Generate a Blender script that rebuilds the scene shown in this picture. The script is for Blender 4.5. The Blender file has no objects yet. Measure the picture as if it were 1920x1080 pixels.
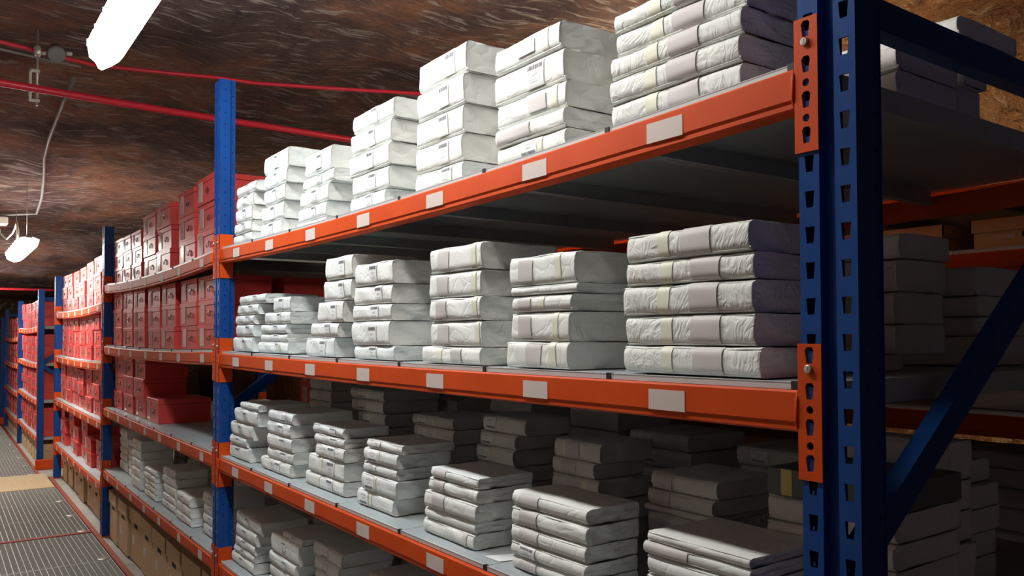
import bpy, math, random
import numpy as np
from mathutils import Vector, Matrix
C = bpy.context.scene.collection
SC = bpy.context.scene

# ------------------------------------------------------------------ camera, world, exposure
CAM = (0.6948, -0.9920, -0.3765)
yaw, pitch, roll = -0.95355, 0.02405, -0.00334
fw = Vector((math.sin(yaw)*math.cos(pitch), math.cos(yaw)*math.cos(pitch), math.sin(pitch)))
rt = Vector((math.cos(yaw), -math.sin(yaw), 0)); up = rt.cross(fw)
r2 = rt*math.cos(roll)+up*math.sin(roll); u2 = -rt*math.sin(roll)+up*math.cos(roll)
cd = bpy.data.cameras.new('camera'); cam = bpy.data.objects.new('camera', cd); C.objects.link(cam)
cam.matrix_world = Matrix(((r2.x, u2.x, -fw.x, CAM[0]), (r2.y, u2.y, -fw.y, CAM[1]), (r2.z, u2.z, -fw.z, CAM[2]), (0, 0, 0, 1)))
cd.sensor_width = 36; cd.lens = 1518.5/1920*36; cd.shift_y = 52.5/1920; cd.clip_start = .02; cd.clip_end = 100
SC.camera = cam
SC.view_settings.view_transform = 'Standard'; SC.view_settings.look = 'None'
SC.view_settings.gamma = 1; SC.view_settings.use_curve_mapping = False
SC.view_settings.exposure = 1.58
W = bpy.data.worlds.new('cavern_air'); SC.world = W; W.use_nodes = True
W.node_tree.nodes['Background'].inputs[0].default_value = (.85, .72, .86, 1)
W.node_tree.nodes['Background'].inputs[1].default_value = .014
LAMP_POWER = 15.0
NEAR_POWER = 10.5
FAR_POWER = 21.0

# ------------------------------------------------------------------ helpers
def link(name, me, mat=None, parent=None, loc=(0, 0, 0)):
    o = bpy.data.objects.new(name, me); C.objects.link(o); o.location = loc
    if mat is not None:
        for m in (mat if isinstance(mat, (list, tuple)) else [mat]): me.materials.append(m)
    if parent: o.parent = parent
    return o
def empty(name, loc, label=None, cat=None, group=None):
    o = bpy.data.objects.new(name, None); C.objects.link(o); o.location = loc; o.empty_display_size = .05
    tag(o, label, cat, group); return o
def tag(o, label=None, cat=None, group=None, kind=None):
    if label: o['label'] = label
    if cat: o['category'] = cat
    if group: o['group'] = group
    if kind: o['kind'] = kind
    return o
def copy_tree(o, parent=None):
    c = o.copy(); C.objects.link(c); c.parent = parent
    for ch in list(o.children): copy_tree(ch, c)
    return c
class MB:
    def __init__(s): s.v = []; s.f = []; s.m = []; s.sm = []
    def add(s, vs, fs, mi=0, smooth=False):
        b = len(s.v); s.v += [tuple(map(float, p)) for p in vs]
        for f in fs: s.f.append(tuple(b+i for i in f)); s.m.append(mi); s.sm.append(smooth)
        return s
    def box(s, x0, x1, y0, y1, z0, z1, mi=0, ch=0):
        if ch:
            # chamfered box: octagon-like edges on every side
            vs = []; fs = []
            X = (x0, x1); Y = (y0, y1); Z = (z0, z1); idx = {}
            for i in (0, 1):
                for j in (0, 1):
                    for k in (0, 1):
                        sx, sy, sz = (ch if i == 0 else -ch), (ch if j == 0 else -ch), (ch if k == 0 else -ch)
                        for a, p in (('x', (X[i], Y[j]+sy, Z[k]+sz)), ('y', (X[i]+sx, Y[j], Z[k]+sz)), ('z', (X[i]+sx, Y[j]+sy, Z[k]))):
                            idx[(a, i, j, k)] = len(vs); vs.append(p)
            g = lambda a, i, j, k: idx[(a, i, j, k)]
            fs += [(g('x',0,0,0),g('x',0,0,1),g('x',0,1,1),g('x',0,1,0)), (g('x',1,0,0),g('x',1,1,0),g('x',1,1,1),g('x',1,0,1)),
                   (g('y',0,0,0),g('y',1,0,0),g('y',1,0,1),g('y',0,0,1)), (g('y',0,1,0),g('y',0,1,1),g('y',1,1,1),g('y',1,1,0)),
                   (g('z',0,0,0),g('z',0,1,0),g('z',1,1,0),g('z',1,0,0)), (g('z',0,0,1),g('z',1,0,1),g('z',1,1,1),g('z',0,1,1))]
            for j in (0, 1):
                for k in (0, 1): fs.append((g('y',0,j,k), g('z',0,j,k), g('z',1,j,k), g('y',1,j,k)))
            for i in (0, 1):
                for k in (0, 1): fs.append((g('x',i,0,k), g('z',i,0,k), g('z',i,1,k), g('x',i,1,k)))
            for i in (0, 1):
                for j in (0, 1): fs.append((g('x',i,j,0), g('y',i,j,0), g('y',i,j,1), g('x',i,j,1)))
            for i in (0, 1):
                for j in (0, 1):
                    for k in (0, 1): fs.append((g('x',i,j,k), g('y',i,j,k), g('z',i,j,k)))
            return s.add(vs, fs, mi)
        v = [(x, y, z) for x in (x0, x1) for y in (y0, y1) for z in (z0, z1)]
        return s.add(v, [(0,1,3,2),(4,6,7,5),(0,4,5,1),(2,3,7,6),(0,2,6,4),(1,5,7,3)], mi)
    def tube(s, pts, r, n=8, mi=0, cap=True):
        pts = [Vector(p) for p in pts]; vs = []; fs = []
        ref = Vector((0, 0, 1))
        for i, p in enumerate(pts):
            d = (pts[min(i+1, len(pts)-1)]-pts[max(i-1, 0)]).normalized()
            a = d.cross(ref if abs(d.z) < .95 else Vector((1, 0, 0))).normalized(); b = d.cross(a)
            rr = r[i] if isinstance(r, (list, tuple)) else r
            for k in range(n):
                t = 2*math.pi*k/n; vs.append(p+a*math.cos(t)*rr+b*math.sin(t)*rr)
        for i in range(len(pts)-1):
            for k in range(n):
                k2 = (k+1) % n; fs.append((i*n+k, i*n+k2, (i+1)*n+k2, (i+1)*n+k))
        b0 = len(s.v); s.add(vs, fs, mi, True)
        if cap:
            s.f += [tuple(b0+k for k in reversed(range(n))), tuple(b0+(len(pts)-1)*n+k for k in range(n))]; s.m += [mi, mi]; s.sm += [False, False]
        return s
    def bar(s, a, b, w, h, mi=0):
        # rectangular bar from a to b lying in a plane x = const: w across the plane, h along x
        a = Vector(a); b = Vector(b); d = (b-a).normalized(); n = d.cross(Vector((1, 0, 0))).normalized()*w/2; x = Vector((h/2, 0, 0))
        vs = [p+sx*x+sn*n for p in (a, b) for sx, sn in ((-1,-1),(1,-1),(1,1),(-1,1))]
        return s.add(vs, [(0,1,2,3),(7,6,5,4),(0,4,5,1),(1,5,6,2),(2,6,7,3),(3,7,4,0)], mi)
    def mesh(s, name, recalc=True):
        me = bpy.data.meshes.new(name); me.from_pydata(s.v, [], s.f)
        me.polygons.foreach_set('material_index', s.m); me.polygons.foreach_set('use_smooth', s.sm)
        if recalc:
            import bmesh
            bm = bmesh.new(); bm.from_mesh(me); bmesh.ops.recalc_face_normals(bm, faces=bm.faces); bm.to_mesh(me); bm.free()
        me.update(); return me
    def build(s, name, mat, parent=None, loc=(0, 0, 0), recalc=True):
        return link(name, s.mesh(name, recalc), mat, parent, loc)

# ------------------------------------------------------------------ materials
def mat(name, col, rough=.5, metal=0., spec=.5, emit=None, es=0, coat=0):
    m = bpy.data.materials.new(name); m.use_nodes = True; b = m.node_tree.nodes['Principled BSDF']
    b.inputs['Base Color'].default_value = (*col, 1); b.inputs['Roughness'].default_value = rough
    b.inputs['Metallic'].default_value = metal; b.inputs['Specular IOR Level'].default_value = spec
    b.inputs['Coat Weight'].default_value = coat
    if emit: b.inputs['Emission Color'].default_value = (*emit, 1); b.inputs['Emission Strength'].default_value = es
    return m
class N:
    def __init__(s, m): s.t = m.node_tree; s.b = s.t.nodes['Principled BSDF']
    def n(s, typ, **k):
        x = s.t.nodes.new(typ)
        for a, v in k.items():
            if a.startswith('i_'):
                key = a[2:].replace('_', ' '); x.inputs[int(key) if key.isdigit() else key].default_value = v
            else: setattr(x, a, v)
        return x
    def l(s, a, b): s.t.links.new(a, b)
    def ramp(s, fac, stops):
        r = s.n('ShaderNodeValToRGB'); e = r.color_ramp.elements
        e[0].position, e[0].color = stops[0][0], (*stops[0][1], 1); e[1].position, e[1].color = stops[-1][0], (*stops[-1][1], 1)
        for p, c in stops[1:-1]: q = e.new(p); q.color = (*c, 1)
        s.l(fac, r.inputs[0]); return r.outputs[0]
    def coord(s, kind='Object', scale=(1, 1, 1), rot=(0, 0, 0)):
        t = s.n('ShaderNodeTexCoord'); mp = s.n('ShaderNodeMapping'); mp.inputs['Scale'].default_value = scale; mp.inputs['Rotation'].default_value = rot
        s.l(t.outputs[kind], mp.inputs[0]); return mp.outputs[0]
    def bump(s, h, strength=.3, dist=.01, chain=None):
        b = s.n('ShaderNodeBump'); b.inputs['Strength'].default_value = strength; b.inputs['Distance'].default_value = dist
        s.l(h, b.inputs['Height'])
        if chain: s.l(chain, b.inputs['Normal'])
        return b.outputs[0]
def paint(name, c1, c2, rough=.38, sc=(1.2, 1.2, 1.2)):
    m = mat(name, c1, rough, 0, .25); k = N(m); co = k.coord('Object', sc)
    n = k.n('ShaderNodeTexNoise', i_Scale=6., i_Detail=6.); k.l(co, n.inputs['Vector'])
    k.l(k.ramp(n.outputs[0], [(.35, c1), (.7, c2)]), k.b.inputs['Base Color'])
    n2 = k.n('ShaderNodeTexNoise', i_Scale=40., i_Detail=3.); k.l(co, n2.inputs['Vector'])
    r = k.n('ShaderNodeMapRange'); r.inputs['To Min'].default_value = rough-.08; r.inputs['To Max'].default_value = rough+.14
    k.l(n2.outputs[0], r.inputs[0]); k.l(r.outputs[0], k.b.inputs['Roughness'])
    k.l(k.bump(n2.outputs[0], .05, .002), k.b.inputs['Normal']); return m
M_OR = paint('orange_paint', (.68, .075, .004), (.60, .060, .003), .5)
M_BL = paint('blue_paint', (.008, .062, .27), (.007, .050, .22), .33)
M_GALV = paint('galvanised_steel', (.46, .51, .52), (.40, .44, .46), .42); M_GALV.node_tree.nodes['Principled BSDF'].inputs['Metallic'].default_value = .12
M_RIM = mat('bare_steel_rim', (.66, .69, .69), .35, .3)
M_BLACK = mat('black_rubber', (.012, .012, .012), .6)
M_STEEL = mat('zinc_plated_steel', (.62, .60, .56), .35, .7)
M_STICK = mat('pale_sticker', (.66, .56, .51), .6)
M_LABEL = mat('white_label', (.88, .89, .88), .45)
M_GREYL = mat('grey_beige_label', (.62, .585, .575), .55)
M_INK = mat('grey_ink', (.16, .16, .17), .6)
M_TEXT = mat('light_print', (.42, .42, .43), .6)
M_TAPE = mat('pale_yellow_tape', (.78, .78, .64), .5)
M_RAIL = paint('worn_red_paint', (.36, .075, .045), (.28, .075, .05), .6)
M_YEL = mat('yellow_tape', (.70, .60, .15), .5)
M_DGREY = mat('dark_grey_box_board', (.15, .155, .15), .7)
def paper(name, ca, cb, wr=.5, streak=0):
    m = mat(name, ca, .62, 0, .3); k = N(m); co = k.coord('Object')
    oi = k.n('ShaderNodeObjectInfo'); ad = k.n('ShaderNodeVectorMath', operation='ADD')
    sc = k.n('ShaderNodeVectorMath', operation='SCALE'); sc.inputs['Scale'].default_value = 13.
    cmb = k.n('ShaderNodeCombineXYZ')
    for i in range(3): k.l(oi.outputs['Random'], cmb.inputs[i])
    k.l(cmb.outputs[0], sc.inputs[0]); k.l(co, ad.inputs[0]); k.l(sc.outputs[0], ad.inputs[1]); v = ad.outputs[0]
    k.l(k.ramp(oi.outputs['Random'], [(0, ca), (1, cb)]), k.b.inputs['Base Color'])
    n = k.n('ShaderNodeTexNoise', i_Scale=9., i_Detail=2., i_Distortion=.6); k.l(v, n.inputs['Vector'])
    vo = k.n('ShaderNodeTexVoronoi', feature='DISTANCE_TO_EDGE', i_Scale=17.); k.l(n.outputs['Color'], vo.inputs['Vector'])
    mx = k.n('ShaderNodeVectorMath', operation='MULTIPLY_ADD'); k.l(n.outputs['Color'], mx.inputs[0]); mx.inputs[1].default_value = (.12, .12, .12); k.l(v, mx.inputs[2])
    k.l(mx.outputs[0], vo.inputs['Vector'])
    r = k.ramp(vo.outputs['Distance'], [(0, (0, 0, 0)), (.09, (.7, .7, .7)), (.4, (1, 1, 1))])
    b1 = k.bump(r, .32*wr, .006)
    n2 = k.n('ShaderNodeTexNoise', i_Scale=30., i_Detail=3.); k.l(mx.outputs[0], n2.inputs['Vector'])
    b2 = k.bump(n2.outputs[0], .3*wr, .005, b1)
    if streak:
        mp = k.n('ShaderNodeMapping'); mp.inputs['Scale'].default_value = (75, 20, 24); mp.inputs['Rotation'].default_value = (0, .55, 0); k.l(mx.outputs[0], mp.inputs[0])
        n3 = k.n('ShaderNodeTexNoise', i_Scale=1., i_Detail=2.5, i_Distortion=1.2); k.l(mp.outputs[0], n3.inputs['Vector'])
        rr = k.ramp(n3.outputs[0], [(.38, (0, 0, 0)), (.62, (1, 1, 1))])
        b2 = k.bump(rr, streak, .006, b2)
    k.l(b2, k.b.inputs['Normal']); return m
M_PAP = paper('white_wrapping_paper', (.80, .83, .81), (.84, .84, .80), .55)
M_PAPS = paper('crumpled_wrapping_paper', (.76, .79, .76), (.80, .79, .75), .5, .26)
M_PAPP = paper('shaded_wrapping_paper', (.72, .70, .67), (.76, .72, .69), .45)  # darker copy of the white paper, for parcels standing in shade
def card(name, c1, c2, rough=.55):
    m = mat(name, c1, rough); k = N(m); oi = k.n('ShaderNodeObjectInfo')
    k.l(k.ramp(oi.outputs['Random'], [(0, c1), (1, c2)]), k.b.inputs['Base Color'])
    n = k.n('ShaderNodeTexNoise', i_Scale=60., i_Detail=4.); k.l(k.coord('Object'), n.inputs['Vector'])
    k.l(k.bump(n.outputs[0], .08, .003), k.b.inputs['Normal']); return m
M_RED = card('red_box_board', (.66, .050, .045), (.72, .065, .058), .42)
M_SLEEVE = mat('glossy_label_sleeve', (.60, .44, .40), .12, 0, .8)
M_RING = mat('dark_ring_pull', (.20, .15, .12), .3, .8)
M_CARD = card('brown_corrugated_board', (.58, .40, .225), (.64, .45, .26), .75)
M_HOLE = mat('dark_opening', (.015, .012, .01), .9)
M_PLY = paint('pale_plywood', (.66, .50, .29), (.60, .45, .25), .6, (.4, 6, 1))
M_GRATE = mat('grating_steel', (.60, .60, .56), .45, .45)
M_REDPIPE = mat('red_pipe_paint', (.72, .03, .055), .35)
M_GREYPL = mat('grey_plastic', (.24, .24, .24), .5)
M_WHPL = mat('cream_plastic', (.62, .60, .52), .5)
M_HOUS = mat('lamp_housing_grey', (.55, .57, .58), .5)
M_LAMP = mat('lit_diffuser', (.9, .9, .9), .5, emit=(.90, .97, 1.0), es=LAMP_POWER)
M_LAMP1 = mat('lit_diffuser_near', (.9, .9, .9), .5, emit=(1.0, .97, .92), es=NEAR_POWER)
M_LAMP2 = mat('lit_diffuser_far', (.9, .9, .9), .5, emit=(1.0, .97, .90), es=FAR_POWER)
M_WARM = mat('lit_diffuser_warm', (.9, .9, .9), .5, emit=(1.0, .80, .55), es=28)
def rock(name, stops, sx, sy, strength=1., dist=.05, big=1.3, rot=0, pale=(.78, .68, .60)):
    m = mat(name, (.3, .15, .1), .9, 0, .25); k = N(m)
    co = k.coord('Object'); w = k.n('ShaderNodeTexNoise', i_Scale=1.1, i_Detail=3.); k.l(co, w.inputs['Vector'])
    ma = k.n('ShaderNodeVectorMath', operation='MULTIPLY_ADD'); k.l(w.outputs['Color'], ma.inputs[0]); ma.inputs[1].default_value = (.40, .55, .4); k.l(co, ma.inputs[2])
    mp = k.n('ShaderNodeMapping'); mp.inputs['Scale'].default_value = (sx, sy, 5); mp.inputs['Rotation'].default_value = (0, 0, rot); k.l(ma.outputs[0], mp.inputs[0])
    n = k.n('ShaderNodeTexNoise', i_Scale=1., i_Detail=7., i_Roughness=.62, i_Distortion=.35); k.l(mp.outputs[0], n.inputs['Vector'])
    st = k.ramp(n.outputs[0], [(.36, (0, 0, 0)), (.52, (.35, .35, .35)), (.60, (1, 1, 1)), (.75, (.6, .6, .6))])
    n2 = k.n('ShaderNodeTexNoise', i_Scale=9., i_Detail=6., i_Roughness=.65); k.l(ma.outputs[0], n2.inputs['Vector'])
    n3 = k.n('ShaderNodeTexNoise', i_Scale=big, i_Detail=3., i_Roughness=.5); k.l(ma.outputs[0], n3.inputs['Vector'])
    ad = k.n('ShaderNodeMath', operation='MULTIPLY_ADD'); k.l(n2.outputs[0], ad.inputs[0]); ad.inputs[1].default_value = .45; 
    ms = k.n('ShaderNodeMath', operation='MULTIPLY_ADD'); k.l(n3.outputs[0], ms.inputs[0]); ms.inputs[1].default_value = .9; ms.inputs[2].default_value = -.2
    k.l(ms.outputs[0], ad.inputs[2])
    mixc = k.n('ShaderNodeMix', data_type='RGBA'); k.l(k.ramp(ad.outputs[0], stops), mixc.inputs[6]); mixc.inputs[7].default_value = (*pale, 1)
    cut = k.ramp(n.outputs[0], [(.53, (0, 0, 0)), (.62, (.7, .7, .7))]); k.l(cut, mixc.inputs[0]); k.l(mixc.outputs[2], k.b.inputs['Base Color'])  # paints pale grazing highlights onto the chisel streaks
    b1 = k.bump(st, strength, dist); k.l(k.bump(n2.outputs[0], strength*.8, dist*.6, b1), k.b.inputs['Normal'])
    return m
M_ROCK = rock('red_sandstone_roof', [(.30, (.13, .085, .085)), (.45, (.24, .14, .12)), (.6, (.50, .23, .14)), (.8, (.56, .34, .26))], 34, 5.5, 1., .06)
M_ROCKL = rock('pale_sandstone_wall', [(.30, (.50, .42, .36)), (.5, (.66, .57, .50)), (.8, (.78, .70, .62))], 12, 12, 1., .05)
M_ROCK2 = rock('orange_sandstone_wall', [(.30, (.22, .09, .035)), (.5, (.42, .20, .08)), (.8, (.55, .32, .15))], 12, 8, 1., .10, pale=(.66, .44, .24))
M_CONC = paint('dusty_concrete', (.42, .40, .36), (.34, .32, .28), .85)
M_UNDER = mat('dark_subfloor', (.05, .048, .045), .9)
M_TAN = rock('tan_rock_wall', [(.3, (.16, .11, .06)), (.5, (.32, .23, .13)), (.8, (.45, .35, .22))], 9, 9)

# ------------------------------------------------------------------ rack geometry
FLOOR = -1.83
PW = .088; PD = .065
P0 = [0.0, -2.973, -5.946, -8.92]        # left edge of each upright
LEV = {1: [(0, 0.003, .018), (-.45, -.4555, .005), (-.9, -.9, 0), (-1.35, -1.35, 0)],
       2: [(0, 0, .028), (-.445, -.445, .012), (-.895, -.895, .004), (-1.345, -1.345, .004)],
       3: [(-.125, -.125, .022), (-.57, -.57, .014), (-1.01, -1.01, .006), (-1.465, -1.465, .004)],
       4: [(-.25, -.25, .022), (-.70, -.70, .016), (-1.15, -1.15, .012), (-1.60, -1.60, .008)],
       5: [(-.38, -.38, .022), (-.80, -.80, .016), (-1.23, -1.23, .012), (-1.64, -1.64, .008)]}
BAY = {1: (-2.885, 0.0), 2: (-5.858, -2.973), 3: (-8.832, -5.946), 4: (-13.47, -10.64), 5: (-16.38, -13.55)}
def surf(bay, lv, x):
    zl, zr, s = LEV[bay][lv]; a, b = BAY[bay]; t = min(1, max(0, (x-a)/(b-a)))
    return zl+(zr-zl)*t-s*4*t*(1-t)
TH = .010   # panel top above the beam top
def holed_strip(mb, ax, c0, c1, z0, z1, plane, rows, pitch, hw0, hw1, hh, phase, th, sgn):
    # a flat strip with real trapezoid slots. ax 0: strip spans x at y=plane; ax 1: spans y at x=plane.
    P = (lambda c, z, d=0: (c, plane+d, z)) if ax == 0 else (lambda c, z, d=0: (plane+d, c, z))
    cols = [c0]+[(rows[i]+rows[i+1])/2 for i in range(len(rows)-1)]+[c1]
    zs = [z0]; k = math.ceil((z0-phase)/pitch)+1
    cells = []
    while phase+k*pitch+pitch/2 < z1:
        cells.append(phase+k*pitch); k += 1
    zb = cells[0]-pitch/2; zt = cells[-1]+pitch/2
    mb.add([P(c0, z0), P(c1, z0), P(c1, zb), P(c0, zb)], [(0, 1, 2, 3)]); mb.add([P(c0, zt), P(c1, zt), P(c1, z1), P(c0, z1)], [(0, 1, 2, 3)])
    for zc in cells:
        for i, rc in enumerate(rows):
            a, b = cols[i], cols[i+1]; lo, hi = zc-pitch/2, zc+pitch/2
            o = [(a, lo), (b, lo), (b, hi), (a, hi)]
            h = [(rc-hw0, zc-hh), (rc+hw0, zc-hh), (rc+hw1, zc+hh), (rc-hw1, zc+hh)]
            vs = [P(*q) for q in o]+[P(*q) for q in h]+[P(q[0], q[1], th*sgn) for q in h]
            mb.add(vs, [(0,1,5,4),(1,2,6,5),(2,3,7,6),(3,0,4,7),(4,5,9,8),(5,6,10,9),(6,7,11,10),(7,4,8,11)])
def make_upright(z0, z1, detail, flip=False):
    # front face at y=0; two slotted strips, a groove between, side webs with small holes, open rear with lips
    mb = MB(); s = -1 if flip else 1
    if detail:
        for c0, c1, rc in ((0, .032, .0165), (.056, PW, .0715)):
            holed_strip(mb, 0, c0, c1, z0, z1, 0, [rc], .05, .0052, .0075, .0115, .0125, .003, 1)
        for px, sg in ((0, 1), (PW, -1)):
            holed_strip(mb, 1, 0, .044, z0, z1, px, [.022], .05, .0022, .0022, .0028, .0, .002, sg)
            holed_strip(mb, 1, .044, PD, z0, z1, px+sg*.004, [.054], .05, .0022, .0022, .0028, .025, .002, sg)
            mb.box(*sorted((px, px+sg*.004)), .0435, .0445, z0, z1)
    else:
        mb.box(0, .032, 0, .002, z0, z1); mb.box(.056, PW, 0, .002, z0, z1)
        for px in (0, PW-.002): mb.box(px, px+.002, 0, PD, z0, z1)
    # groove
    mb.box(.0305, .032, .001, .018, z0, z1); mb.box(.056, .0575, .001, .018, z0, z1); mb.box(.032, .056, .016, .018, z0, z1)
    # inner liner behind the slots and rear lips
    mb.box(.002, .018, PD-.002, PD, z0, z1); mb.box(PW-.018, PW-.002, PD-.002, PD, z0, z1)
    mb.box(.0035, .028, .030, .0315, z0, z1); mb.box(.060, PW-.0045, .030, .0315, z0, z1)
    if s < 0: mb.v = [(x, -y, z) for x, y, z in mb.v]
    return mb
def beam_mesh(bay, lv, hgt=.056, front=True):
    a, b = BAY[bay]; n = 16; mb = MB()
    prof = [(0.003, 0), (0, -.003), (0, -hgt+.012), (.003, -hgt+.007), (.003, -hgt), (.006, -hgt-.003), (.034, -hgt-.003), (.034, -.004), (.010, -.004), (.009, 0)]
    if not front: prof = [(-y, z) for y, z in prof]
    vs = []; fs = []; m = len(prof)
    for i in range(n+1):
        x = a+(b-a)*i/n; z = surf(bay, lv, x)
        vs += [(x, y, z+q) for y, q in prof]
    for i in range(n):
        for j in range(m):
            j2 = (j+1) % m; fs.append((i*m+j, i*m+j2, (i+1)*m+j2, (i+1)*m+j))
    fs += [tuple(range(m)), tuple(n*m+j for j in reversed(range(m)))]
    return mb.add(vs, fs)
RD = 1.20  # rack depth
ST_U = [-2.646, -2.243, -1.841, -1.438, -1.029, -.622, -.259]
def connector(mb, x_post_edge, side, z, det=True, yo=0, sg=1):
    """orange end connector: front plate over the post strip plus side plate. side=+1: post is to the right of the beam."""
    zt, zb = z+.066, z-.124
    if side > 0: xa, xb = x_post_edge-.004, x_post_edge+.0335
    else: xa, xb = x_post_edge-.0335, x_post_edge+.004
    rc = (xa+xb)/2
    if det:
        m2 = MB(); k = 0
        # front plate with slots and round holes
        feats = [('s', .050), ('s', .000), ('c', -.026), ('s', -.050), ('c', -.076), ('s', -.100)]
        cuts = [zt]; cur = zt
        for kind, dz in feats:
            hh = .0115 if kind == 's' else .0058; lo, hi = z+dz-hh-.0015, min(cur, z+dz+hh+.0015)
            if hi < cur: m2.add([(xa, yo, hi), (xb, yo, hi), (xb, yo, cur), (xa, yo, cur)], [(0, 1, 2, 3)])
            if kind == 's': h = [(rc-.0045, z+dz-hh), (rc+.0045, z+dz-hh), (rc+.0070, z+dz+hh*.6), (rc+.004, z+dz+hh), (rc-.004, z+dz+hh), (rc-.0070, z+dz+hh*.6)]
            else: h = [(rc+hh*math.sin(t), z+dz-hh*math.cos(t)) for t in [2*math.pi*(q+.5)/8-math.pi/4 for q in range(8)]]
            o = [(xa, lo), (xb, lo), (xb, hi), (xa, hi)]; nh = len(h)
            vs = [(p[0], yo, p[1]) for p in o]+[(p[0], yo, p[1]) for p in h]+[(p[0], yo+.003*sg, p[1]) for p in h]
            if nh == 6: fs = [(0, 1, 5, 4), (1, 2, 7, 6, 5), (2, 3, 8, 7), (3, 0, 4, 9, 8)]
            else: fs = [(0, 1, 5, 4), (1, 6, 5), (1, 2, 7, 6), (2, 8, 7), (2, 3, 9, 8), (3, 10, 9), (3, 0, 11, 10), (0, 4, 11)]
            fs += [(4+q, 4+(q+1) % nh, 4+nh+(q+1) % nh, 4+nh+q) for q in range(nh)]
            m2.add(vs, fs); cur = lo
        if cur > zb: m2.add([(xa, yo, zb), (xb, yo, zb), (xb, yo, cur), (xa, yo, cur)], [(0, 1, 2, 3)])
        # rim giving the plate its thickness
        e = .003*sg
        xo = xb if side > 0 else xa
        m2.box(*sorted((xo-.0005*side, xo)), *sorted((yo+.0002*sg, yo+e)), zb, zt); m2.box(xa, xb, *sorted((yo+.0002*sg, yo+e)), zt-.0005, zt); m2.box(xa, xb, *sorted((yo+.0002*sg, yo+e)), zb, zb+.0005)
        mb.v_off = len(mb.v); off = len(mb.v); mb.v += m2.v; mb.f += [tuple(i+off for i in f) for f in m2.f]; mb.m += m2.m; mb.sm += m2.sm
    else: mb.box(xa, xb, *sorted((yo, yo+.003*sg)), zb, zt)
    if side > 0: mb.box(x_post_edge-.004, x_post_edge-.0005, *sorted((yo+.003*sg, yo+.060*sg)), zb, zt)
    else: mb.box(x_post_edge+.0005, x_post_edge+.004, *sorted((yo+.003*sg, yo+.060*sg)), zb, zt)
    # weld bead joining beam to plate
    xw = x_post_edge-.006 if side > 0 else x_post_edge+.006
    mb.tube([(xw, yo+.004*sg, z-.058), (xw, yo-.0005*sg, z-.045), (xw, yo-.0005*sg, z-.012), (xw, yo+.004*sg, z-.002)], .0026, 6)
def panel_mesh(bay, lv, x0, x1, yf=.011, yb=RD-.012):
    mb = MB(); g = .0012; n = 4; xs = [x0+g+(x1-x0-2*g)*i/n for i in range(n+1)]
    for i in range(n):
        a, b = xs[i], xs[i+1]; za, zb = surf(bay, lv, a), surf(bay, lv, b)
        for y0, y1, t0, t1, mi in ((yf, yb, TH-.002, TH, 0), (yf, yf+.0025, .0005, TH-.002, 1), (yf-.0005, yf+.0055, TH, TH+.0012, 1)):
            vs = [(x, y, z+q) for x, z in ((a, za), (b, zb)) for y in (y0, y1) for q in (t0, t1)]
            mb.add(vs, [(0,1,3,2),(4,6,7,5),(0,4,5,1),(2,3,7,6),(0,2,6,4),(1,5,7,3)], mi)
    for x in (xs[0], xs[-1]-.002):
        z = surf(bay, lv, x); mb.box(x, x+.002, .042, yb-.03, z-.026, z+TH-.002)
        mb.box(x-(0 if x == xs[0] else .010), x+(.012 if x == xs[0] else .002), .042, yb-.03, z-.028, z-.026)
    return mb
def sticker(parent, x, bay, lv, w, h, z_off=.0285):
    z = surf(bay, lv, x)-z_off; mb = MB(); mb.box(x-w/2, x+w/2, -.0009, .0002, z-h/2, z+h/2); return mb.build('sticker', M_STICK, parent)
FLOOR2 = -1.965
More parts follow.
